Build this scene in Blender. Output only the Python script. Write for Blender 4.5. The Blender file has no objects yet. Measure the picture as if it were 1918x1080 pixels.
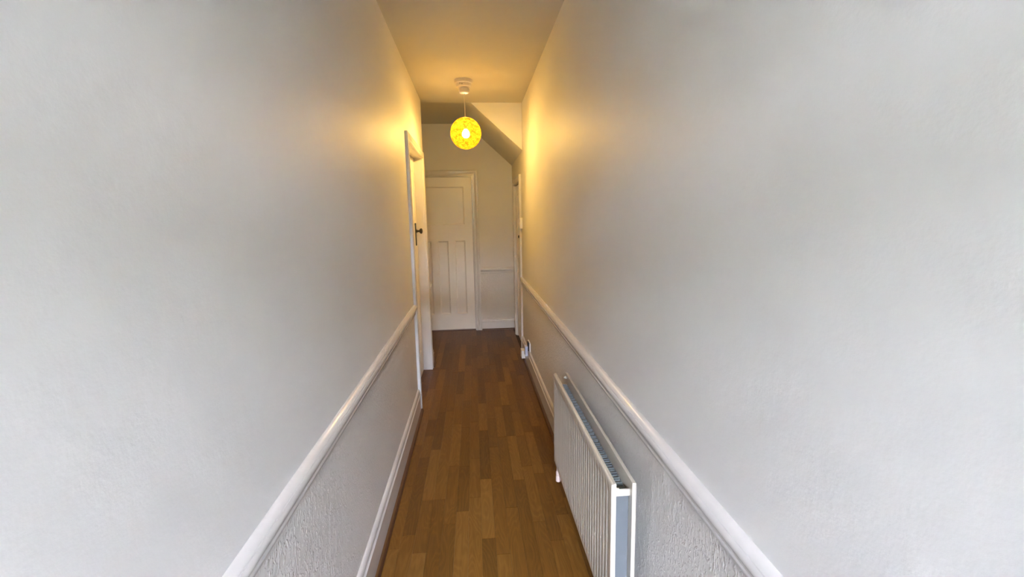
import bpy, bmesh, math, random
from mathutils import Matrix, Vector

# ------------------------------------------------------------------ camera
scene = bpy.context.scene
col = scene.collection
W, H, YC, YE = 0.968, 2.563, 4.53, 5.894      # hall width, ceiling, left corner, end wall
YF = -1.90                                     # front (entrance) wall behind the camera
yaw, pitch, roll = 0.0813, 0.1509, 0.0194
FPX = 850.0
cy, sy, cp, sp, cr, sr = (math.cos(yaw), math.sin(yaw), math.cos(pitch), math.sin(pitch), math.cos(roll), math.sin(roll))
rx = Vector((cy, -sy, 0)); ry = Vector((sy, cy, 0)); rz = Vector((0, 0, 1))
fwd = ry * cp - rz * sp
upv = ry * sp + rz * cp
right = rx * cr - upv * sr
up = rx * sr + upv * cr
cam_data = bpy.data.cameras.new('camera')
cam_data.sensor_width = 36.0
cam_data.lens = 36.0 * FPX / 1918.0
cam_data.clip_start = 0.02
cam = bpy.data.objects.new('camera', cam_data)
m = Matrix.Identity(4)
for i in range(3):
    m[i][0] = right[i]; m[i][1] = up[i]; m[i][2] = -fwd[i]
m[0][3], m[1][3], m[2][3] = 0.4601, 0.0, 1.4408
cam.matrix_world = m
col.objects.link(cam)
scene.camera = cam

# ------------------------------------------------------------------ daylight and exposure
world = bpy.data.worlds.new('overcast_sky')
scene.world = world
world.use_nodes = True
bg = world.node_tree.nodes['Background']
bg.inputs['Color'].default_value = (0.85, 0.89, 1.12, 1)
bg.inputs['Strength'].default_value = 25.5
portal_data = bpy.data.lights.new('doorway_portal', 'AREA')
portal_data.shape = 'RECTANGLE'; portal_data.size = 0.80; portal_data.size_y = 1.20
portal_data.cycles.is_portal = True
portal = bpy.data.objects.new('doorway_portal', portal_data)
portal.location = (W / 2, YF - 0.14, 1.84)
portal.rotation_euler = (math.radians(90), 0, 0)
col.objects.link(portal)
vs = scene.view_settings
vs.view_transform = 'Standard'; vs.look = 'None'; vs.gamma = 1.0; vs.use_curve_mapping = False
vs.exposure = 3.98
LAMP_RADIANCE = 138.0                          # the pendant's bulb

# ------------------------------------------------------------------ materials
def mat(name, color, rough=0.5, metal=0.0, bump=None, coat=0.0):
    ma = bpy.data.materials.new(name); ma.use_nodes = True
    nt = ma.node_tree; b = nt.nodes['Principled BSDF']
    b.inputs['Base Color'].default_value = (*color, 1)
    b.inputs['Roughness'].default_value = rough
    b.inputs['Metallic'].default_value = metal
    if coat: b.inputs['Coat Weight'].default_value = coat
    geo = nt.nodes.new('ShaderNodeNewGeometry')
    # a little colour variation so that no surface is perfectly even
    n0 = nt.nodes.new('ShaderNodeTexNoise'); n0.inputs['Scale'].default_value = 2.3; n0.inputs['Detail'].default_value = 4
    nt.links.new(geo.outputs['Position'], n0.inputs['Vector'])
    mp = nt.nodes.new('ShaderNodeMapRange'); mp.inputs['To Min'].default_value = 0.955; mp.inputs['To Max'].default_value = 1.045
    nt.links.new(n0.outputs['Fac'], mp.inputs['Value'])
    mx = nt.nodes.new('ShaderNodeMix'); mx.data_type = 'RGBA'; mx.blend_type = 'MULTIPLY'; mx.inputs[0].default_value = 1.0
    mx.inputs[6].default_value = (*color, 1)
    cmb = nt.nodes.new('ShaderNodeCombineColor')
    for k in range(3): nt.links.new(mp.outputs['Result'], cmb.inputs[k])
    nt.links.new(cmb.outputs['Color'], mx.inputs[7])
    nt.links.new(mx.outputs[2], b.inputs['Base Color'])
    if bump:
        h = bump(nt, geo)
        bp = nt.nodes.new('ShaderNodeBump'); bp.inputs['Strength'].default_value = h[1]; bp.inputs['Distance'].default_value = h[2]
        nt.links.new(h[0], bp.inputs['Height']); nt.links.new(bp.outputs['Normal'], b.inputs['Normal'])
    return ma

def math_node(nt, op, a, b=None):
    n = nt.nodes.new('ShaderNodeMath'); n.operation = op
    for i, v in enumerate((a, b)):
        if v is None: continue
        if isinstance(v, (int, float)): n.inputs[i].default_value = v
        else: nt.links.new(v, n.inputs[i])
    return n.outputs[0]

def plaster_bump(nt, geo):                      # rolled paint over old lining paper, gentle dents
    a = nt.nodes.new('ShaderNodeTexNoise'); a.inputs['Scale'].default_value = 28; a.inputs['Detail'].default_value = 5
    b = nt.nodes.new('ShaderNodeTexNoise'); b.inputs['Scale'].default_value = 180; b.inputs['Detail'].default_value = 2
    for n in (a, b): nt.links.new(geo.outputs['Position'], n.inputs['Vector'])
    s = math_node(nt, 'ADD', a.outputs['Fac'], math_node(nt, 'MULTIPLY', b.outputs['Fac'], 0.22))
    return s, 0.20, 0.006

def chip_bump(nt, geo):                         # embossed woodchip paper below the dado
    mpn = nt.nodes.new('ShaderNodeMapping'); mpn.inputs['Scale'].default_value = (1, 1, 0.55)
    nt.links.new(geo.outputs['Position'], mpn.inputs['Vector'])
    d = nt.nodes.new('ShaderNodeTexNoise'); d.inputs['Scale'].default_value = 60
    nt.links.new(mpn.outputs['Vector'], d.inputs['Vector'])
    v = nt.nodes.new('ShaderNodeTexVoronoi'); v.inputs['Scale'].default_value = 105; v.feature = 'F1'
    mixv = nt.nodes.new('ShaderNodeMix'); mixv.data_type = 'VECTOR'; mixv.inputs[0].default_value = 0.035
    nt.links.new(mpn.outputs['Vector'], mixv.inputs[4]); nt.links.new(d.outputs['Color'], mixv.inputs[5])
    nt.links.new(mixv.outputs[1], v.inputs['Vector'])
    r = nt.nodes.new('ShaderNodeMapRange'); r.inputs['From Min'].default_value = 0.0; r.inputs['From Max'].default_value = 0.55
    r.inputs['To Min'].default_value = 1; r.inputs['To Max'].default_value = 0
    nt.links.new(v.outputs['Distance'], r.inputs['Value'])
    cl = nt.nodes.new('ShaderNodeTexNoise'); cl.inputs['Scale'].default_value = 45
    nt.links.new(geo.outputs['Position'], cl.inputs['Vector'])
    return math_node(nt, 'MULTIPLY', r.outputs['Result'], cl.outputs['Fac']), 0.85, 0.007

def brush_bump(nt, geo):
    a = nt.nodes.new('ShaderNodeTexNoise'); a.inputs['Scale'].default_value = 90; a.inputs['Detail'].default_value = 3
    nt.links.new(geo.outputs['Position'], a.inputs['Vector'])
    return a.outputs['Fac'], 0.10, 0.002

M = {}
M['wall'] = mat('wall_paint', (0.69, 0.68, 0.655), 0.55, bump=plaster_bump)
M['chip'] = mat('woodchip_paint', (0.64, 0.62, 0.585), 0.55, bump=chip_bump)
M['ceiling'] = mat('ceiling_paint', (0.58, 0.56, 0.52), 0.7, bump=plaster_bump)
M['gloss'] = mat('white_gloss_paint', (0.62, 0.605, 0.585), 0.27, bump=brush_bump, coat=0.2)
M['door'] = mat('door_satin_paint', (0.78, 0.75, 0.70), 0.35, bump=brush_bump)
M['rad'] = mat('radiator_enamel', (0.53, 0.49, 0.41), 0.30)
M['fin'] = mat('radiator_grey_primer', (0.13, 0.15, 0.15), 0.5)
M['plate'] = mat('radiator_grey_plate', (0.13, 0.145, 0.155), 0.5)
M['black'] = mat('black_ironwork', (0.012, 0.010, 0.009), 0.35)
M['plastic'] = mat('white_plastic', (0.80, 0.79, 0.76), 0.35)
M['ageplastic'] = mat('aged_white_plastic', (0.62, 0.56, 0.49), 0.4)
M['blue'] = mat('pale_blue_grey_plastic', (0.50, 0.56, 0.70), 0.4)
M['blackplastic'] = mat('black_plastic', (0.015, 0.013, 0.016), 0.4)
M['bead'] = mat('brown_stained_beading', (0.075, 0.030, 0.014), 0.4)
M['sub'] = mat('floor_underlay', (0.05, 0.03, 0.015), 0.8)
M['metal'] = mat('chrome', (0.6, 0.6, 0.6), 0.25, 1.0)
M['copper'] = mat('painted_pipe', (0.62, 0.50, 0.44), 0.35)
M['path'] = mat('pale_paving', (0.50, 0.47, 0.42), 0.9)
M['sky_block'] = mat('dark_sky_block', (0.020, 0.032, 0.014), 1.0)  # dark screen added outside to block the low sky
M['bakelite'] = mat('brown_bakelite', (0.05, 0.028, 0.016), 0.4)
M['cord'] = mat('white_flex', (0.72, 0.66, 0.55), 0.45)

def wood_mat():
    ma = bpy.data.materials.new('oak_laminate'); ma.use_nodes = True
    nt = ma.node_tree; b = nt.nodes['Principled BSDF']; L = nt.links.new
    geo = nt.nodes.new('ShaderNodeNewGeometry'); oi = nt.nodes.new('ShaderNodeObjectInfo')
    sep = nt.nodes.new('ShaderNodeSeparateColor'); L(oi.outputs['Color'], sep.inputs[0])
    tone, rnd = sep.outputs[0], sep.outputs[1]
    off = nt.nodes.new('ShaderNodeCombineXYZ')
    L(math_node(nt, 'MULTIPLY', rnd, 37.0), off.inputs[0]); L(math_node(nt, 'MULTIPLY', rnd, 91.0), off.inputs[1]); L(math_node(nt, 'MULTIPLY', rnd, 13.0), off.inputs[2])
    add = nt.nodes.new('ShaderNodeVectorMath'); add.operation = 'ADD'
    L(geo.outputs['Position'], add.inputs[0]); L(off.outputs[0], add.inputs[1])
    def stretched(sx, sy_):
        n = nt.nodes.new('ShaderNodeMapping'); n.inputs['Scale'].default_value = (sx, sy_, 1); L(add.outputs[0], n.inputs['Vector']); return n.outputs[0]
    # cathedral figure: contour lines of a stretched smooth noise
    big = nt.nodes.new('ShaderNodeTexNoise'); big.inputs['Scale'].default_value = 1.0; big.inputs['Detail'].default_value = 1.5
    L(stretched(13, 2.3), big.inputs['Vector'])
    rings = math_node(nt, 'SINE', math_node(nt, 'MULTIPLY', big.outputs['Fac'], 95.0))
    rings = math_node(nt, 'POWER', math_node(nt, 'MULTIPLY_ADD', rings, 0.5), 2.0)
    # fine pores
    por = nt.nodes.new('ShaderNodeTexNoise'); por.inputs['Scale'].default_value = 1.0; por.inputs['Detail'].default_value = 4
    L(stretched(420, 17), por.inputs['Vector'])
    streak = nt.nodes.new('ShaderNodeTexNoise'); streak.inputs['Scale'].default_value = 1.0; streak.inputs['Detail'].default_value = 3
    L(stretched(75, 3.0), streak.inputs['Vector'])
    ramp = nt.nodes.new('ShaderNodeValToRGB')
    e = ramp.color_ramp.elements
    e[0].position = 0.0; e[0].color = (0.066, 0.024, 0.0040, 1)
    e[1].position = 1.0; e[1].color = (0.225, 0.112, 0.025, 1)
    k = e.new(0.5); k.color = (0.142, 0.060, 0.0105, 1)
    f = math_node(nt, 'MULTIPLY', tone, 0.70)
    f = math_node(nt, 'ADD', f, math_node(nt, 'MULTIPLY', streak.outputs['Fac'], 0.42))
    f = math_node(nt, 'ADD', f, math_node(nt, 'MULTIPLY', rings, 0.15))
    f = math_node(nt, 'ADD', f, math_node(nt, 'MULTIPLY', por.outputs['Fac'], 0.30))
    f = math_node(nt, 'SUBTRACT', f, 0.33)
    L(f, ramp.inputs[0]); L(ramp.outputs[0], b.inputs['Base Color'])
    b.inputs['Roughness'].default_value = 0.42; b.inputs['Specular IOR Level'].default_value = 0.3
    bp = nt.nodes.new('ShaderNodeBump'); bp.inputs['Strength'].default_value = 0.08; bp.inputs['Distance'].default_value = 0.001
    L(por.outputs['Fac'], bp.inputs['Height']); L(bp.outputs[0], b.inputs['Normal'])
    return ma
M['wood'] = wood_mat()

def glass_mat():
    ma = bpy.data.materials.new('clear_door_glass'); ma.use_nodes = True
    nt = ma.node_tree; nt.nodes.remove(nt.nodes['Principled BSDF'])
    out = nt.nodes['Material Output']
    t = nt.nodes.new('ShaderNodeBsdfTransparent'); t.inputs[0].default_value = (0.94, 0.96, 0.96, 1)
    g = nt.nodes.new('ShaderNodeBsdfGlossy'); g.inputs['Roughness'].default_value = 0.02
    fr = nt.nodes.new('ShaderNodeFresnel'); fr.inputs[0].default_value = 1.45
    mx = nt.nodes.new('ShaderNodeMixShader')
    nt.links.new(fr.outputs[0], mx.inputs[0]); nt.links.new(t.outputs[0], mx.inputs[1]); nt.links.new(g.outputs[0], mx.inputs[2])
    nt.links.new(mx.outputs[0], out.inputs[0])
    return ma
M['glass'] = glass_mat()

def shade_mat():                                # thin amber spun-fibre globe: lets some light straight through, scatters the rest
    ma = bpy.data.materials.new('amber_spun_fibre'); ma.use_nodes = True
    nt = ma.node_tree; nt.nodes.remove(nt.nodes['Principled BSDF']); L = nt.links.new
    out = nt.nodes['Material Output']
    tc = nt.nodes.new('ShaderNodeTexCoord')
    v = nt.nodes.new('ShaderNodeTexVoronoi'); v.inputs['Scale'].default_value = 70; v.feature = 'DISTANCE_TO_EDGE'
    n = nt.nodes.new('ShaderNodeTexNoise'); n.inputs['Scale'].default_value = 42; n.inputs['Detail'].default_value = 4
    L(tc.outputs['Object'], v.inputs['Vector']); L(tc.outputs['Object'], n.inputs['Vector'])
    s = math_node(nt, 'ADD', math_node(nt, 'MULTIPLY', v.outputs['Distance'], 0.9), math_node(nt, 'MULTIPLY', n.outputs['Fac'], 0.9))
    ramp = nt.nodes.new('ShaderNodeValToRGB'); e = ramp.color_ramp.elements
    e[0].position = 0.34; e[0].color = (0.022, 0.0052, 0.0002, 1)
    e[1].position = 0.92; e[1].color = (0.105, 0.058, 0.0024, 1)
    k = e.new(0.58); k.color = (0.048, 0.017, 0.0005, 1)
    L(s, ramp.inputs[0])
    tl = nt.nodes.new('ShaderNodeBsdfTranslucent'); L(ramp.outputs[0], tl.inputs[0])
    df = nt.nodes.new('ShaderNodeBsdfDiffuse'); L(ramp.outputs[0], df.inputs[0])
    tp = nt.nodes.new('ShaderNodeBsdfTransparent'); tp.inputs[0].default_value = (1.0, 0.74, 0.30, 1)
    m1 = nt.nodes.new('ShaderNodeMixShader'); m1.inputs[0].default_value = 0.35
    m2 = nt.nodes.new('ShaderNodeMixShader'); sx = nt.nodes.new('ShaderNodeSeparateXYZ'); L(tc.outputs['Object'], sx.inputs[0])
    zz = nt.nodes.new('ShaderNodeMapRange'); zz.inputs['From Min'].default_value = -0.13; zz.inputs['From Max'].default_value = 0.13
    L(sx.outputs[2], zz.inputs['Value'])
    dens = nt.nodes.new('ShaderNodeValToRGB'); de = dens.color_ramp.elements      # open weave below, dense towards the crown
    de[0].position = 0.36; de[0].color = (0.46, 0.46, 0.46, 1)
    de[1].position = 0.72; de[1].color = (0.09, 0.09, 0.09, 1)
    for pp, vv in ((0.50, 0.38), (0.61, 0.30)):
        q_ = de.new(pp); q_.color = (vv, vv, vv, 1)
    L(zz.outputs['Result'], dens.inputs[0])
    gap = nt.nodes.new('ShaderNodeMapRange'); gap.inputs['From Min'].default_value = 0.35; gap.inputs['From Max'].default_value = 0.85
    gap.inputs['To Min'].default_value = 0.35; gap.inputs['To Max'].default_value = 1.5
    L(s, gap.inputs['Value'])
    L(math_node(nt, 'MINIMUM', math_node(nt, 'MULTIPLY', dens.outputs[0], gap.outputs['Result']), 0.97), m2.inputs[0])
    L(tl.outputs[0], m1.inputs[1]); L(df.outputs[0], m1.inputs[2])
    L(m1.outputs[0], m2.inputs[1]); L(tp.outputs[0], m2.inputs[2])
    L(m2.outputs[0], out.inputs[0])
    return ma
M['shade'] = shade_mat()

def emit_mat(name, color, strength):
    ma = bpy.data.materials.new(name); ma.use_nodes = True
    b = ma.node_tree.nodes['Principled BSDF']
    b.inputs['Base Color'].default_value = (0.9, 0.85, 0.75, 1)
    b.inputs['Emission Color'].default_value = (*color, 1); b.inputs['Emission Strength'].default_value = strength
    return ma
M['bulb'] = emit_mat('lit_bulb', (1.0, 0.80, 0.50), LAMP_RADIANCE)

# ------------------------------------------------------------------ mesh helpers
def add_box(bm, x0, x1, y0, y1, z0, z1, mi=0):
    vs_ = [bm.verts.new((x, y, z)) for x in (x0, x1) for y in (y0, y1) for z in (z0, z1)]
    for f in ((0, 1, 3, 2), (4, 6, 7, 5), (0, 4, 5, 1), (2, 3, 7, 6), (0, 2, 6, 4), (1, 5, 7, 3)):
        fc = bm.faces.new([vs_[i] for i in f]); fc.material_index = mi
    return vs_

def add_prism(bm, pts, a, b, place, mi=0):
    """extrude the closed 2-D outline pts from a to b; place(u, v, t) gives the 3-D point"""
    A = [bm.verts.new(place(u, v, a)) for u, v in pts]
    B = [bm.verts.new(place(u, v, b)) for u, v in pts]
    n = len(pts)
    for i in range(n):
        bm.faces.new((A[i], A[(i + 1) % n], B[(i + 1) % n], B[i])).material_index = mi
    bm.faces.new(A[::-1]).material_index = mi; bm.faces.new(B).material_index = mi

def add_lathe(bm, prof, c, axis='z', seg=32, mi=0):
    """revolve (radius, height) pairs about an axis through c"""
    rings = []
    for r, h in prof:
        ring = []
        for i in range(seg):
            t = 2 * math.pi * i / seg
            a, b = r * math.cos(t), r * math.sin(t)
            p = {'z': (a, b, h), 'x': (h, a, b), 'y': (a, h, b)}[axis]
            ring.append(bm.verts.new((c[0] + p[0], c[1] + p[1], c[2] + p[2])))
        rings.append(ring)
    for R0, R1 in zip(rings, rings[1:]):
        for i in range(seg):
            bm.faces.new((R0[i], R0[(i + 1) % seg], R1[(i + 1) % seg], R1[i])).material_index = mi
    return rings

def cap(bm, ring): bm.faces.new(ring)

def add_tube(bm, path, r, seg=10):
    rings = []
    for i, p in enumerate(path):
        p = Vector(p)
        d = (Vector(path[min(i + 1, len(path) - 1)]) - Vector(path[max(i - 1, 0)])).normalized()
        a = d.orthogonal().normalized()
        if abs(d.z) > 0.99: a = Vector((1, 0, 0))
        b = d.cross(a)
        rings.append([bm.verts.new(p + a * r * math.cos(2 * math.pi * k / seg) + b * r * math.sin(2 * math.pi * k / seg)) for k in range(seg)])
    for R0, R1 in zip(rings, rings[1:]):
        for k in range(seg): bm.faces.new((R0[k], R0[(k + 1) % seg], R1[(k + 1) % seg], R1[k]))
    bm.faces.new(rings[0][::-1]); bm.faces.new(rings[-1])

def obj(name, bm, mats, parent=None, smooth=False, bevel=0.0, origin=None):
    if origin is not None: bmesh.ops.translate(bm, verts=bm.verts, vec=-Vector(origin))
    bmesh.ops.recalc_face_normals(bm, faces=bm.faces)
    me = bpy.data.meshes.new(name); bm.to_mesh(me); bm.free()
    for mm in (mats if isinstance(mats, (list, tuple)) else [mats]): me.materials.append(M[mm])
    o = bpy.data.objects.new(name, me); col.objects.link(o)
    if origin is not None: o.location = origin
    if parent is not None:
        o.parent = parent
        o.location = Vector(o.location) - Vector(parent.matrix_local.translation if parent.parent is None else world_loc(parent))
    if smooth:
        for p in me.polygons: p.use_smooth = True
        me.set_sharp_from_angle(angle=math.radians(38))
    if bevel:
        bv = o.modifiers.new('bevel', 'BEVEL'); bv.width = bevel; bv.segments = 2; bv.limit_method = 'ANGLE'
        bv.angle_limit = math.radians(40)
    return o

def world_loc(o):
    v = Vector((0, 0, 0))
    while o is not None: v += Vector(o.location); o = o.parent
    return v

def obj_at(name, bm, mats, parent, **k):
    """mesh given in world coordinates, parented so that it stays there"""
    o = obj(name, bm, mats, None, **k)
    o.parent = parent
    o.location = Vector(o.location) - world_loc(parent)
    return o

def empty(name, loc):
    o = bpy.data.objects.new(name, None); o.location = loc; o.empty_display_size = 0.05; col.objects.link(o); return o

def tag(o, label, cat=None, kind=None, group=None):
    if label: o['label'] = label
    if cat: o['category'] = cat
    if kind: o['kind'] = kind
    if group: o['group'] = group
    return o

def structure(o, label, cat): return tag(o, label, cat, 'structure')

def boxmesh(*boxes):
    bm = bmesh.new()
    for b in boxes: add_box(bm, *b)
    return bm

# places for extruded profiles (u = distance from the wall, v = height, t = along)
on_left = lambda u, v, t: (u, t, v)
on_right = lambda u, v, t: (W - u, t, v)
on_end = lambda u, v, t: (t, YE - u, v)
on_return = lambda u, v, t: (t, YC + u, v)

# ------------------------------------------------------------------ the shell
T = 0.12                                        # wall thickness
ZD = 0.79                                       # change of wallpaper, hidden behind the dado rail
XL = -0.80                                      # left side of the lobby
D1 = dict(y0=3.40, y1=4.365, top=2.035)         # rough opening, left door
CU = dict(y0=4.885, y1=5.565, top=1.845)        # rough opening, cupboard
H2 = H + 0.06                                   # lobby ceiling is a touch higher

def split_box(bm, x0, x1, y0, y1, z0, z1):      # lower part woodchip, upper part smooth
    if z0 < ZD < z1:
        add_box(bm, x0, x1, y0, y1, z0, ZD, 1); add_box(bm, x0, x1, y0, y1, ZD, z1, 0)
    else: add_box(bm, x0, x1, y0, y1, z0, z1, 1 if z1 <= ZD else 0)

bm = bmesh.new()
split_box(bm, -T, 0, YF - T, D1['y0'], -0.02, H)
add_box(bm, -T, 0, D1['y0'], D1['y1'], D1['top'], H, 0)
split_box(bm, -T, 0, D1['y1'], YC, -0.02, H2)
split_box(bm, XL, -T, YC - 0.10, YC, -0.02, H2)
wl = structure(obj('wall_left', bm, ['wall', 'chip']), 'white hallway wall with the recessed door and dado rail', 'wall')
bm = bmesh.new(); split_box(bm, XL - T, XL, YC - 0.10, YE + T, -0.02, H2)
structure(obj('wall_lobby', bm, ['wall', 'chip']), 'white side wall of the wider space beside the end door', 'wall')

bm = bmesh.new()
split_box(bm, W, W + T, YF - T, CU['y0'], -0.02, H2)
add_box(bm, W, W + T, CU['y0'], CU['y1'], CU['top'], H2, 0)
split_box(bm, W, W + T, CU['y1'], YE + T, -0.02, H2)
structure(obj('wall_right', bm, ['wall', 'chip']), 'long white hallway wall behind the radiator', 'wall')

D2 = dict(x0=-0.345, x1=0.470, top=2.005)       # rough opening, end door
bm = bmesh.new()
split_box(bm, XL, D2['x0'], YE, YE + T, -0.02, H2)
add_box(bm, D2['x0'], D2['x1'], YE, YE + T, D2['top'], H2, 0)
split_box(bm, D2['x1'], W, YE, YE + T, -0.02, H2)
structure(obj('wall_end', bm, ['wall', 'chip']), 'white end wall around the four-panel door', 'wall')

YS = 4.62                                       # the hall ceiling ends, stair soffit begins
bm = bmesh.new()
add_box(bm, -T, W + T, YF - T, YS, H, H + 0.16)
structure(obj('ceiling', bm, 'ceiling'), 'cream painted ceiling above the narrow hall', 'ceiling')
bm = bmesh.new()
add_box(bm, XL - T, W + T, YC - 0.10, YE + T, H2 + 0.001, H2 + 0.10)
structure(obj('ceiling_lobby', bm, 'ceiling'), 'slightly higher shaded ceiling in front of the end door', 'ceiling')
bm = bmesh.new()
SLOPE = 0.905; XS = 0.470
pts = [(XS - (H2 - H) / SLOPE, H2), (W, H2), (W, H - SLOPE * (W - XS))]
add_prism(bm, pts, YS, YE, lambda u, v, t: (u, t, v))
structure(obj('ceiling_soffit', bm, 'wall', bevel=0.006), 'sloping underside of the stairs above the cupboard door', 'soffit')

# unseen boards added behind the three shut doors to stop sky light leaking in
bm = bmesh.new(); add_box(bm, XL - T, W + T, YE + T + .02, YE + T + .10, -.05, H2 + .1)
add_box(bm, XL - T, XL - T + .02, YE + T, YE + T + .02, -.05, H2 + .1); add_box(bm, W + T - .02, W + T, YE + T, YE + T + .02, -.05, H2 + .1)
add_box(bm, XL - T, W + T, YE + T, YE + T + .02, H2, H2 + .1)
structure(obj('wall_leak_seal_end', bm, 'sub'), 'unseen dark board added behind the end door against light leaks', 'wall')
bm = bmesh.new(); add_box(bm, -T - .06, -T - .001, D1['y0'] - .1, YC - .10, -.05, H + .1)
structure(obj('wall_leak_seal_left', bm, 'sub'), 'unseen dark board added behind the recessed door against light leaks', 'wall')
bm = bmesh.new(); add_box(bm, W + T + .001, W + T + .06, CU['y0'] - .1, CU['y1'] + .1, -.05, CU['top'] + .2)
structure(obj('wall_leak_seal_cupboard', bm, 'sub'), 'unseen dark board added behind the cupboard door against light leaks', 'wall')

# front (entrance) wall behind the viewer, with a glazed door and fanlight that let the daylight in
FX0, FX1, FTOP = 0.07, 0.898, 2.44
bm = bmesh.new()
split_box(bm, -T, FX0, YF - T, YF, -0.02, H); split_box(bm, FX1, W + T, YF - T, YF, -0.02, H)
add_box(bm, FX0, FX1, YF - T, YF, FTOP, H, 0)
structure(obj('wall_front', bm, ['wall', 'chip']), 'entrance wall around the glazed front door', 'wall')
bm = bmesh.new(); add_box(bm, -9, 10, -16, YF - T - 0.001, -0.16, -0.06)
structure(obj('ground', bm, 'path'), 'pale paved path outside the front door', 'ground')

bm = bmesh.new(); add_box(bm, -1.2, W + 1.2, YF - T - 2.1, YF - T, 2.60, 2.70); add_box(bm, -1.2, W + 1.2, YF - T - 2.14, YF - T - 2.1, 2.56, 2.72)  # added canopy, out of view: keeps high sky off the lower walls and floor
structure(obj('ceiling_sky_block', bm, 'ceiling'), 'unseen flat canopy added over the front doorstep to cut the high sky', 'canopy')
bm = bmesh.new(); add_box(bm, -9, 10, -8.4, -8.0, -0.16, 3.1)  # added dark screen, out of view: hides the low sky from the end wall
structure(obj('wall_sky_block', bm, 'sky_block'), 'unseen tall dark screen added across the path to block the low sky', 'wall')

def door_empty(n, loc, label):
    o = empty('door_%d' % n, loc); structure(o, label, 'door'); return o

d4 = door_empty(4, (W / 2, YF, 0), 'white front door glazed in its upper half, fanlight above, behind the viewer')
obj_at('door_frame', boxmesh((FX0, FX0 + .04, YF - .10, YF + .01, 0, FTOP), (FX1 - .04, FX1, YF - .10, YF + .01, 0, FTOP),
       (FX0 + .04, FX1 - .04, YF - .10, YF + .01, FTOP - .04, FTOP), (FX0 + .04, FX1 - .04, YF - .10, YF + .01, 2.02, 2.06)), 'gloss', d4, bevel=.003)
a, b = FX0 + .042, FX1 - .042
leaf = obj_at('door_leaf', boxmesh((a, a + .085, YF - .07, YF - .03, .01, 2.018), (b - .085, b, YF - .07, YF - .03, .01, 2.018),
       (a + .085, b - .085, YF - .07, YF - .03, .01, 1.28), (a + .085, b - .085, YF - .07, YF - .03, 1.94, 2.018)), 'door', d4, bevel=.003)
obj_at('pane', boxmesh((a + .085, b - .085, YF - .053, YF - .047, 1.28, 1.94)), 'glass', leaf)
obj_at('pane', boxmesh((FX0 + .04, FX1 - .04, YF - .053, YF - .047, 2.06, FTOP - .04)), 'glass', d4)
bm = bmesh.new(); rr = add_lathe(bm, [(.012, 0), (.010, .03), (.024, .045), (.026, .06), (.018, .072), (.001, .075)], (b - .045, YF - .03, 1.02), 'y', 20)
obj_at('knob', bm, 'metal', leaf, smooth=True)

# ------------------------------------------------------------------ floor with its laminate strips
random.seed(7)
bm = bmesh.new()
add_box(bm, XL - T, W + T, YF - T, YE + T, -0.05, -0.009)
floor = structure(obj('floor', bm, 'sub'), 'narrow floor of oak-look laminate strips', 'floor')

def unproject_floor(px, py):
    d = fwd + right * ((px - 959) / FPX) + up * (-(py - 540) / FPX)
    t = -1.4408 / d.z
    return 0.4601 + t * d.x, t * d.y

PITCH, X0 = 0.0615, 0.085 - 2 * 0.0615
JOINTS = []
for (ox, oy, s, L_) in (
    (700, 860, 4.567, [(440, 350, .3, .95), (540, 345, .3, .85), (680, 55, .25, .75), (640, 553, .35, .7), (755, 443, .85, .25), (860, 325, .75, .7),
                       (975, 675, .15, .95), (1175, 410, .55, .35), (1240, 175, .3, .8), (1305, 55, .95, .5), (385, 800, .9, .65), (1565, 690, .65, .4), (1420, 530, .5, .45)]),
    (740, 740, 5.994, [(405, 275, .15, .6), (600, 180, .5, .6), (365, 460, .6, .35), (440, 610, .75, .2), (315, 695, .3, .6), (650, 790, .2, .75), (885, 300, .7, .4),
                       (985, 395, .15, .7), (1240, 110, .2, .8), (1345, 180, .4, .55), (1215, 465, .4, .7), (1410, 455, .4, .9), (1590, 345, .15, .6), (1470, 790, .9, .45),
                       (1635, 245, .45, .3), (890, 710, .55, .35), (800, 65, .35, .55), (1110, 580, .5, .3), (555, 515, .5, .7)]),
    (780, 610, 8.0, [(950, 640, .15, .6), (500, 260, .2, .5), (650, 430, .25, .5), (780, 290, .3, .5), (1200, 425, .15, .45), (1400, 685, .3, .65), (1080, 840, .5, .3),
                     (1590, 735, .5, .2), (590, 700, .2, .5), (1080, 290, .25, .45), (640, 1020, .55, .15)])):
    for u, v, tf, tn in L_:
        x, y = unproject_floor(ox + u / s, oy + v / s)
        JOINTS.append((int(math.floor((x - X0) / PITCH)), y, tf, tn))

# one strip of unit size with eased top edges, shared by all of them
bm = bmesh.new()
ex, ez = 0.006, 0.05
lo = [bm.verts.new(p) for p in ((0, 0, 0), (1, 0, 0), (1, 1, 0), (0, 1, 0))]
mi_ = [bm.verts.new(p) for p in ((0, 0, 1 - ez), (1, 0, 1 - ez), (1, 1, 1 - ez), (0, 1, 1 - ez))]
hi = [bm.verts.new(p) for p in ((ex, .001, 1), (1 - ex, .001, 1), (1 - ex, .999, 1), (ex, .999, 1))]
for A, B in ((lo, mi_), (mi_, hi)):
    for i in range(4): bm.faces.new((A[i], A[(i + 1) % 4], B[(i + 1) % 4], B[i]))
bm.faces.new(hi); bm.faces.new(lo[::-1])
bmesh.ops.recalc_face_normals(bm, faces=bm.faces)
strip_mesh = bpy.data.meshes.new('plank'); bm.to_mesh(strip_mesh); bm.free(); strip_mesh.materials.append(M['wood'])
n_planks = 0
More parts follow.
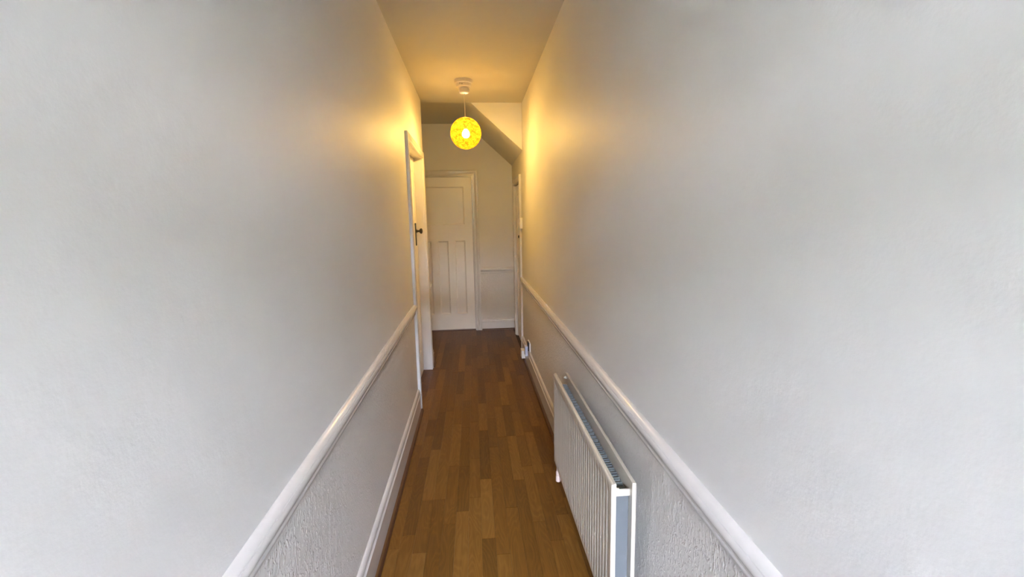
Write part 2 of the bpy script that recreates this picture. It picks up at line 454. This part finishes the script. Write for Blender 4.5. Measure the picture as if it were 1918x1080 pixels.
for c in range(-10, 16):
    xa, xb = X0 + c * PITCH, X0 + (c + 1) * PITCH
    if xb > W + T + .03: break
    inhall = xb > 0.0
    xa2, xb2 = (xa, min(xb, W + .06))
    ystart = YF if inhall else YC + 0.004
    if not inhall and xb > -0.085: ystart = D1['y0'] + .02
    js = sorted([(y, tf, tn) for cc, y, tf, tn in JOINTS if cc == c], key=lambda t: t[0])
    ys = [(ystart, .5, random.random())]
    for y, tf, tn in js:
        while y - ys[-1][0] > 0.95:
            step = 0.42 + 0.16 * random.random()
            ys.append((ys[-1][0] + step, None, None))
        if y - ys[-1][0] > 0.08: ys.append((y, tf, tn))
    while YE - ys[-1][0] > 0.70: ys.append((ys[-1][0] + 0.42 + 0.16 * random.random(), None, None))
    ys.append((YE + 0.05, None, None))
    for (ya, _, tn), (yb, tf, _) in zip(ys, ys[1:]):
        h = [t for t in (tn, tf) if t is not None]
        tone = sum(h) / len(h) if h else 0.15 + 0.7 * random.random()
        o = bpy.data.objects.new('plank', strip_mesh)
        o.location = (xa2 + .00012, ya + .00015, -0.009); o.scale = (xb2 - xa2 - .00024, yb - ya - .0003, 0.009)
        o.color = (tone, random.random(), 0, 1); o.parent = floor
        col.objects.link(o); n_planks += 1

# ------------------------------------------------------------------ dado rails, skirtings, beading
DADO = [(0, .755), (.009, .755), (.011, .758), (.011, .764), (.008, .767), (.0075, .774), (.010, .781), (.016, .786), (.0225, .792), (.026, .799), (.0265, .806),
        (.024, .8125), (.0222, .8152), (.0195, .8156), (.0195, .8170), (.0208, .8174), (.0165, .8235), (.010, .8275), (.003, .8296), (0, .830)]
SKIRT = [(0, 0), (.017, 0), (.017, .128), (.0195, .131), (.0195, .136), (.014, .141), (.0125, .147), (.0145, .151), (.0145, .157), (.012, .166), (.006, .174), (0, .177)]
BEAD = [(.017, 0), (.036, 0), (.0355, .005), (.033, .011), (.028, .0155), (.022, .018), (.017, .018)]
def scaled(prof, s): return [(u, v * s) for u, v in prof]

def run(name, prof, a, b, place, m_, label, cat):
    bm = bmesh.new(); add_prism(bm, prof, a, b, place)
    return structure(obj(name, bm, m_, smooth=True), label, cat)

A1 = 3.36                                       # near outer edge of the left door's architrave
A1F = 4.405                                     # far outer edge
run('trim_1', DADO, YF, A1, on_left, 'gloss', 'white moulded dado rail on the wall facing the radiator', 'dado rail')
run('trim_2', DADO, YF, 4.832, on_right, 'gloss', 'white moulded dado rail above the radiator', 'dado rail')
run('trim_3', DADO, .536, W, on_end, 'gloss', 'short dado rail beside the end door', 'dado rail')
bm = bmesh.new(); add_prism(bm, DADO, A1F, YC + .022, on_left); add_prism(bm, DADO, XL, 0.0, on_return)
structure(obj('trim_4', bm, 'gloss', smooth=True), 'dado rail end wrapping the corner past the recessed door', 'dado rail')
run('baseboard_left', SKIRT, YF, A1, on_left, 'gloss', 'white moulded skirting board opposite the radiator', 'skirting')
run('baseboard_right', SKIRT, YF, 4.832, on_right, 'gloss', 'white moulded skirting board behind the radiator', 'skirting')
run('baseboard_end', scaled(SKIRT, .80), .536, W, on_end, 'gloss', 'short white skirting board beside the end door', 'skirting')
bm = bmesh.new(); add_prism(bm, scaled(SKIRT, .85), A1F, YC + .018, on_left); add_prism(bm, scaled(SKIRT, .85), XL, 0.0, on_return)
structure(obj('baseboard_corner', bm, 'gloss', smooth=True), 'skirting end wrapping the corner past the recessed door', 'skirting')
run('trim_5', BEAD, YF, A1 + .0, on_left, 'bead', 'brown floor beading along the skirting opposite the radiator', 'beading')
run('trim_6', BEAD, YF, 4.832, on_right, 'bead', 'brown floor beading along the skirting under the radiator', 'beading')
run('trim_7', BEAD, .536, W, on_end, 'bead', 'brown floor beading beside the end door', 'beading')
run('trim_8', BEAD, A1F, YC + .03, on_left, 'bead', 'brown floor beading at the corner past the recessed door', 'beading')

# ------------------------------------------------------------------ doors
def panelled_leaf(width, height, thick, panels, recess=.010):
    """door leaf in the u-v plane (u across, v up), front face at w = 0, back at w = -thick; panels sunk with sloped edges"""
    bm = bmesh.new()
    us = sorted({0, width} | {p[0] for p in panels} | {p[1] for p in panels})
    vs2 = sorted({0, height} | {p[2] for p in panels} | {p[3] for p in panels})
    vert = {}
    def V(u, v, w):
        k = (round(u, 5), round(v, 5), round(w, 5))
        if k not in vert: vert[k] = bm.verts.new((u, v, w))
        return vert[k]
    for i in range(len(us) - 1):
        for j in range(len(vs2) - 1):
            u0, u1, v0, v1 = us[i], us[i + 1], vs2[j], vs2[j + 1]
            if any(p[0] <= u0 and u1 <= p[1] and p[2] <= v0 and v1 <= p[3] for p in panels): continue
            bm.faces.new([V(u0, v0, 0), V(u1, v0, 0), V(u1, v1, 0), V(u0, v1, 0)])
    for k in ((0, 0, width, 0), (width, 0, width, height), (width, height, 0, height), (0, height, 0, 0)):
        bm.faces.new([V(k[0], k[1], 0), V(k[0], k[1], -thick), V(k[2], k[3], -thick), V(k[2], k[3], 0)])
    bm.faces.new([V(0, 0, -thick), V(0, height, -thick), V(width, height, -thick), V(width, 0, -thick)])
    return bm

def panel_piece(p, recess=.011, mould=.014):
    """one sunk panel with its sloped moulding, filling the opening p of a leaf"""
    bm = bmesh.new()
    def ring(ins, w): return [bm.verts.new((u, v, w)) for u, v in ((p[0] + ins, p[2] + ins), (p[1] - ins, p[2] + ins), (p[1] - ins, p[3] - ins), (p[0] + ins, p[3] - ins))]
    rs = [ring(0, -.020), ring(0, 0.0), ring(.003, -.001), ring(.006, -.006), ring(mould, -recess)]
    for A, B in zip(rs, rs[1:]):
        for i in range(4): bm.faces.new((A[i], A[(i + 1) % 4], B[(i + 1) % 4], B[i]))
    bm.faces.new(rs[-1])
    return bm

def xf(bm, f):
    for v in bm.verts: v.co = Vector(f(*v.co))
    return bm

PAN = lambda w: [(.098, w - .098, 1.39, 1.877), (.098, .098 + (w - .196) * .239, .212, 1.185), (.098 + (w - .196) * .381, .098 + (w - .196) * .619, .212, 1.185), (w - .098 - (w - .196) * .239, w - .098, .212, 1.185)]

ARCH = [(0, 0), (0, .014), (.006, .020), (.014, .020), (.018, .016), (.030, .015), (.036, .019), (.050, .0225), (.060, .0225), (.066, .018), (.066, 0)]   # across from the inner edge, thickness

def architrave(name_parent, place, lo, hi, top, mats='gloss', width_scale=1.0, near_scale=1.0, far_scale=1.0):
    """three mitred lengths round an opening lo..hi, top; place(s, z, depth)"""
    bms = []
    A = [(u * width_scale, d) for u, d in ARCH]
    out = []
    for side in ('a', 'b', 'h'):
        bm = bmesh.new()
        if side in 'ab':
            sgn = -1 if side == 'a' else 1; base = lo if side == 'a' else hi; sc = near_scale if side == 'a' else far_scale
            P0 = [bm.verts.new(place(base + sgn * u * sc, 0.0, d)) for u, d in A]
            P1 = [bm.verts.new(place(base + sgn * u * sc, top + u, d)) for u, d in A]
        else:
            P0 = [bm.verts.new(place(lo - u * near_scale, top + u, d)) for u, d in A]
            P1 = [bm.verts.new(place(hi + u * far_scale, top + u, d)) for u, d in A]
        n = len(A)
        for i in range(n): bm.faces.new((P0[i], P0[(i + 1) % n], P1[(i + 1) % n], P1[i]))
        bm.faces.new(P0[::-1]); bm.faces.new(P1)
        out.append(obj_at('architrave', bm, mats, name_parent, smooth=True))
    return out

# door 1: recessed in the left wall
d1 = door_empty(1, (0, 3.88, 0), 'white panelled door recessed in the hallway wall, black knob')
y0, y1, top = 3.425, 4.340, 2.005
architrave(d1, lambda s, z, d: (d, s, z), y0, y1, top)
fr = obj_at('door_frame', boxmesh((-T, 0, y0 - .024, y0, 0, top + .026), (-T, 0, y1, y1 + .024, 0, top + .026), (-T, 0, y0, y1, top, top + .026)), 'gloss', d1, bevel=.002)
obj_at('door_stop', boxmesh((-.108 - .012, -.108, y0, y0 + .012, 0, top), (-.12, -.108, y1 - .012, y1, 0, top), (-.12, -.108, y0 + .012, y1 - .012, top - .012, top)), 'gloss', d1)
wd = y1 - y0 - .006
PL = PAN(wd)
XD = -.068
f1 = lambda u, v, w: (XD + w, y0 + .003 + u, .008 + v)
leaf1 = obj_at('door_leaf', xf(panelled_leaf(wd, top - .011, .036, PL), f1), 'door', d1)
for p in PL: obj_at('panel', xf(panel_piece(p), f1), 'door', leaf1)
yk, zk = 4.225, 1.352
plate = obj_at('handle_plate', boxmesh((XD, XD + .008, yk - .019, yk + .019, 1.222, 1.425)), 'black', leaf1, bevel=.0015)
bm = bmesh.new(); R = add_lathe(bm, [(.0165, 0), (.0165, .004), (.011, .008), (.0095, .022), (.011, .028), (.021, .033), (.0255, .042), (.024, .050), (.014, .056), (.0005, .057)], (XD + .008, yk, zk), 'x', 24)
cap(bm, R[0]); obj_at('knob', bm, 'black', leaf1, smooth=True)
for z_ in (1.236, 1.411):
    bm = bmesh.new(); R = add_lathe(bm, [(.004, 0), (.0035, .0015), (.0005, .002)], (XD + .008, yk, z_), 'x', 10); obj_at('screw', bm, 'black', leaf1)

# door 2: end of the hall
d2 = door_empty(2, (.064, YE, 0), 'white four-panel door at the end of the hall, three tall panels below one')
x0, x1, top2 = -.322, .450, 1.983
architrave(d2, lambda s, z, d: (s, YE - d, z), x0 - .008, x1 + .008, top2 + .008, width_scale=1.12)
obj_at('door_frame', boxmesh((x0 - .022, x0, YE, YE + T, 0, top2 + .022), (x1, x1 + .020, YE, YE + T, 0, top2 + .022), (x0, x1, YE, YE + T, top2, top2 + .022)), 'gloss', d2, bevel=.0015)
w2 = x1 - x0 - .006
PL = PAN(w2)
f2 = lambda u, v, w: (x0 + .003 + u, YE + .022 - w, .014 + v - .014 * v)
leaf2 = obj_at('door_leaf', xf(panelled_leaf(w2, 1.995, .038, PL), f2), 'door', d2)
for p in PL: obj_at('panel', xf(panel_piece(p, .012, .018), f2), 'door', leaf2)
bm = bmesh.new(); R = add_lathe(bm, [(.028, 0), (.026, -.006), (.011, -.010), (.010, -.026), (.022, -.034), (.0255, -.044), (.020, -.054), (.0005, -.057)], (x0 + .055, YE + .022, 1.02), 'y', 24)
cap(bm, R[0]); obj_at('knob', bm, 'black', leaf2, smooth=True)
obj_at('threshold', boxmesh((x0, x1, YE, YE + T, -.012, .004)), 'bead', d2)

# door 3: low cupboard under the stairs, in the right wall
d3 = door_empty(3, (W, 5.22, 0), 'low white cupboard door under the stairs with small black knob')
c0, c1, topc = 4.900, 5.552, 1.836
architrave(d3, lambda s, z, d: (W - d, s, z), c0 - .006, c1 + .006, topc + .004)
obj_at('door_frame', boxmesh((W, W + T, c0 - .014, c0, 0, topc + .008), (W, W + T, c1, c1 + .012, 0, topc + .008), (W, W + T, c0, c1, topc, topc + .008)), 'gloss', d3, bevel=.0015)
wc = c1 - c0 - .010
PC = [(.085, wc - .085, 1.02, 1.72), (.085, wc - .085, .18, .93)]
f3 = lambda u, v, w: (W + .012 - w, c0 + .005 + u, .012 + v)
leaf3 = obj_at('door_leaf', xf(panelled_leaf(wc, topc - .020, .034, PC), f3), 'door', d3)
for p in PC: obj_at('panel', xf(panel_piece(p, .008, .012), f3), 'door', leaf3)
obj_at('latch_plate', boxmesh((W + .007, W + .012, c0 + .030, c0 + .052, 1.222, 1.286)), 'black', leaf3, bevel=.001)
bm = bmesh.new(); R = add_lathe(bm, [(.008, 0), (.007, -.016), (.014, -.022), (.016, -.030), (.012, -.037), (.0005, -.039)], (W + .009, c0 + .041, 1.254), 'x', 20)
cap(bm, R[0]); obj_at('knob', bm, 'black', leaf3, smooth=True)
for zh in (.26, 1.62):
    bm = bmesh.new(); add_tube(bm, [(W + .004, c1 - .003, zh), (W + .004, c1 - .003, zh + .075)], .005, 8); obj_at('hinge', bm, 'gloss', leaf3, smooth=True)

# ------------------------------------------------------------------ radiator
RY0, RY1, RZ0, RZ1 = 1.222, 2.221, .171, .654
rad = empty('radiator', (W - .08, (RY0 + RY1) / 2, RZ0))
tag(rad, 'white double-panel radiator with fluted front, fixed to the wall below the dado rail', 'radiator')

def fluted(name, xf_, thick, out, flutes=30):
    """pressed panel: front face at x = xf_, flutes raised towards the hall (out = -1)"""
    bm = bmesh.new()
    n = flutes * 8
    ys = [RY0 + .004 + (RY1 - RY0 - .008) * i / n for i in range(n + 1)]
    rows = [(RZ0, .0045, 0), (RZ0 + .004, .0005, 0), (RZ0 + .030, 0, 0), (RZ0 + .040, 0, 1), (RZ1 - .046, 0, 1), (RZ1 - .036, 0, 0), (RZ1 - .006, .0, 0), (RZ1 - .002, .0018, 0), (RZ1, .0055, 0)]
    pat = [0, 0, .85, 1, 1, 1, 1, .85]
    grid = []
    for z, inset, amt in rows:
        r_ = [bm.verts.new((xf_ + .0055 * -out * 1.0, RY0, z))]
        for i, y in enumerate(ys):
            a_ = -(1 - pat[i % 8]) * amt * .0065 if 4 <= i <= n - 4 else 0
            r_.append(bm.verts.new((xf_ - out * inset + out * a_, y, z)))
        r_.append(bm.verts.new((xf_ + .0055 * -out, RY1, z)))
        grid.append(r_)
    for A, B in zip(grid, grid[1:]):
        for i in range(len(A) - 1): bm.faces.new((A[i], A[i + 1], B[i + 1], B[i]))
    xb = xf_ - out * thick
    bk = [bm.verts.new((xb, RY0, RZ0)), bm.verts.new((xb, RY1, RZ0)), bm.verts.new((xb, RY1, RZ1)), bm.verts.new((xb, RY0, RZ1))]
    bm.faces.new(bk)
    bm.faces.new(grid[0] + [bk[1], bk[0]]); bm.faces.new(grid[-1][::-1] + [bk[3], bk[2]])
    bm.faces.new([g[0] for g in grid] + [bk[3], bk[0]]); bm.faces.new([g[-1] for g in grid][::-1] + [bk[1], bk[2]])
    return obj_at(name, bm, 'rad', rad, smooth=True)
fp = fluted('front_panel', W - .121, .014, -1)
bp_ = fluted('back_panel', W - .044, .014, 1)
# grey convector fins between the panels
FX0_, FX1_ = W - .104, W - .0605
nf = 32
def fin(y):
    bm = bmesh.new(); t = .0009; z0, z1 = RZ0 + .045, RZ1 - .046
    add_box(bm, FX0_, FX1_, y - .0085, y - .0085 + t, z0, z1)
    add_box(bm, FX0_, FX1_, y + .0085 - t, y + .0085, z0, z1)
    add_box(bm, FX0_ + .002, FX0_ + .004, y - .0085 + t, y + .0085 - t, z0, z1)
    add_box(bm, FX1_ - .004, FX1_ - .002, y - .0085 + t, y + .0085 - t, z0, z1)
    add_box(bm, FX0_ + .004, FX1_ - .004, y - .0085 + t, y + .0085 - t, z1 - .007, z1 - .003)
    return bm
first = obj_at('convector_fin', fin(RY0 + .060), 'fin', rad)
pitch_f = (RY1 - RY0 - .11) / (nf - 1)
for i in range(1, nf):
    o = first.copy(); col.objects.link(o); o.location.y += i * pitch_f
for y_ in (RY0 + .030, RY1 - .034):
    obj_at('end_plate', boxmesh((W - .1035, W - .0585, y_, y_ + .004, RZ0 + .03, RZ1 - .050)), 'plate', rad, bevel=.0008)
obj_at('end_strap', boxmesh((W - .1070, W - .0580, RY0 + .020, RY0 + .026, RZ1 - .054, RZ1 - .032)), 'rad', rad, bevel=.0012)
for (yv, xa_, dx) in ((RY0 + .008, W - .1075, 1), (RY1 - .010, W - .0575, -1)):
    bm = bmesh.new(); R = add_lathe(bm, [(.0075, 0), (.0075, .004 * dx), (.0048, .005 * dx), (.0048, .010 * dx), (.003, .012 * dx)], (xa_, yv, RZ1 - .022), 'x', 14); cap(bm, R[0]); cap(bm, R[-1])
    obj_at('air_vent', bm, 'rad', rad, smooth=True)
for yb_ in (RY0 + .16, RY1 - .16):
    obj_at('wall_bracket', boxmesh((W - .0455, W, yb_ - .018, yb_ + .018, RZ0 + .06, RZ1 - .08)), 'fin', rad, bevel=.001)
# pipe tails from the skirting and bottom valves
for yv in (RY1 - .072, RY0 + .072):
    bm = bmesh.new(); add_tube(bm, [(W - .0185, yv, .112), (W - .106, yv, .112)], .0075, 12); pipe = obj_at('pipe', bm, 'copper', rad, smooth=True)
    bm = bmesh.new(); R = add_lathe(bm, [(.020, 0), (.019, -.003), (.010, -.006), (.0078, -.007)], (W - .0195, yv, .112), 'x', 18); cap(bm, R[0]); obj_at('pipe_collar', bm, 'copper', pipe, smooth=True)
    bm = bmesh.new(); R = add_lathe(bm, [(.008, .096), (.0125, .099), (.0125, .126), (.010, .130), (.0115, .133), (.0115, .150), (.008, .155), (.008, RZ0 + .004)], (W - .112, yv, 0), 'z', 18); cap(bm, R[0]); cap(bm, R[-1])
    obj_at('valve', bm, 'copper', pipe, smooth=True)

# ------------------------------------------------------------------ pendant lamp
LX, LY, LZ, LR = .4215, 3.907, 2.149, .1265
lamp = empty('pendant_lamp', (LX, LY, H))
tag(lamp, 'lit amber globe pendant lamp hanging from the ceiling on a thin flex', 'lamp')
bm = bmesh.new(); R = add_lathe(bm, [(.073, 0), (.074, -.012), (.071, -.026), (.064, -.031), (.063, -.046), (.058, -.054), (.036, -.058), (.033, -.060)], (LX - .006, LY, H), 'z', 40)
cap(bm, R[0]); cap(bm, R[-1]); base = obj_at('ceiling_pattress', bm, 'ageplastic', lamp, smooth=True)
bm = bmesh.new(); R = add_lathe(bm, [(.030, -.060), (.030, -.064), (.040, -.067), (.041, -.088), (.037, -.099), (.028, -.103), (.006, -.104)], (LX - .002, LY, H), 'z', 32)
cap(bm, R[0]); cap(bm, R[-1]); rose = obj_at('ceiling_rose', bm, 'ageplastic', lamp, smooth=True)
for k in range(24):                              # ribbed grip round the rose
    t = 2 * math.pi * k / 24
    if k % 2 == 0:
        bm = bmesh.new(); add_tube(bm, [(LX - .002 + .0405 * math.cos(t), LY + .0405 * math.sin(t), H - .070), (LX - .002 + .0405 * math.cos(t), LY + .0405 * math.sin(t), H - .087)], .0016, 6)
        obj_at('grip_rib', bm, 'ageplastic', rose)
for dx, dy, dz in ((-.026, -.058, -.044), (-.010, -.0625, -.048)):
    bm = bmesh.new(); R = add_lathe(bm, [(.0045, -.002), (.0045, .002)], (LX - .006 + dx, LY + dy + .002, H + dz + .006), 'y', 10); cap(bm, R[0]); cap(bm, R[1]); obj_at('screw', bm, 'black', base)
bm = bmesh.new(); add_tube(bm, [(LX - .002, LY, H - .100), (LX - .001, LY, H - .2), (LX, LY, LZ + .105)], .0032, 10)
obj_at('flex', bm, 'cord', lamp, smooth=True)
bm = bmesh.new(); prof = []
h0 = math.asin(.021 / LR)
for k in range(41):
    t = h0 + (math.pi - h0 - .002) * k / 40
    prof.append((LR * math.sin(t), LR * math.cos(t)))
add_lathe(bm, prof, (0, 0, 0), 'z', 64)
shade = obj_at('lamp_shade', bm, 'shade', lamp, smooth=True); shade.location = Vector((LX, LY, LZ)) - Vector((LX, LY, H))
bm = bmesh.new()
n = 40; rr_, tr_ = .021, .0020
add_lathe(bm, [(rr_ + tr_ * math.cos(2 * math.pi * k / 8), tr_ * math.sin(2 * math.pi * k / 8)) for k in range(9)], (LX, LY, LZ + LR * math.cos(h0)), 'z', n)
for k in range(3):
    t = 2 * math.pi * k / 3 + .4
    add_tube(bm, [(LX + .015 * math.cos(t), LY + .015 * math.sin(t), LZ + LR * math.cos(h0)), (LX + rr_ * math.cos(t), LY + rr_ * math.sin(t), LZ + LR * math.cos(h0))], .0015, 6)
obj_at('shade_ring', bm, 'cord', lamp, smooth=True)
bm = bmesh.new(); R = add_lathe(bm, [(.005, .124), (.012, .118), (.016, .112), (.016, .040), (.013, .030)], (LX, LY, LZ), 'z', 24); cap(bm, R[0]); cap(bm, R[-1])
obj_at('lampholder', bm, 'bakelite', lamp, smooth=True)
bm = bmesh.new(); R = add_lathe(bm, [(.012, .030), (.016, .024), (.0245, .014), (.0285, .002), (.0295, -.008), (.0275, -.019), (.0215, -.029), (.012, -.0355), (.0005, -.038)], (LX, LY, LZ), 'z', 24)
cap(bm, R[0]); obj_at('bulb', bm, 'bulb', lamp, smooth=True)

# ------------------------------------------------------------------ small fittings on the right wall
sw = empty('wall_switch', (W, 4.775, 1.342))
tag(sw, 'white switch box on the wall beside the cupboard door frame', 'switch')
obj_at('back_box', boxmesh((W - .020, W, 4.732, 4.818, 1.343, 1.455)), 'plastic', sw, bevel=.002)
obj_at('face_plate', boxmesh((W - .027, W - .020, 4.732, 4.818, 1.343, 1.455)), 'plastic', sw, bevel=.002)
obj_at('rocker', boxmesh((W - .031, W - .027, 4.766, 4.784, 1.386, 1.412)), 'plastic', sw, bevel=.001)

so = empty('wall_socket', (W, 4.25, .178))
tag(so, 'white wall socket plate just above the skirting near the cupboard', 'socket')
pl = obj_at('socket_plate', boxmesh((W - .011, W, 4.18, 4.326, .180, .266)), 'plastic', so, bevel=.002)
for yy in (4.222, 4.290):
    obj_at('switch_rocker', boxmesh((W - .014, W - .011, yy - .006, yy + .006, .245, .258)), 'plastic', so, bevel=.0008)
ad = empty('plug_adaptor', (W - .011, 4.215, .140))
tag(ad, 'pale blue-grey plug-in adaptor with black back in the wall socket', 'adaptor')
obj_at('plug_back', boxmesh((W - .025, W - .011, 4.190, 4.250, .188, .272)), 'blackplastic', ad, bevel=.003)
obj_at('plug_body', boxmesh((W - .052, W - .025, 4.186, 4.256, .140, .236)), 'blue', ad, bevel=.005)
cb = empty('junction_box', (W - .017, 4.52, .012))
tag(cb, 'small white plastic junction box fixed to the skirting beside the cupboard frame', 'box')
bx_ = obj_at('box_body', boxmesh((W - .050, W - .0195, 4.480, 4.580, .026, .108)), 'plastic', cb, bevel=.003)
obj_at('box_lid', boxmesh((W - .056, W - .050, 4.478, 4.582, .024, .110)), 'plastic', cb, bevel=.002)
print('planks', n_planks)
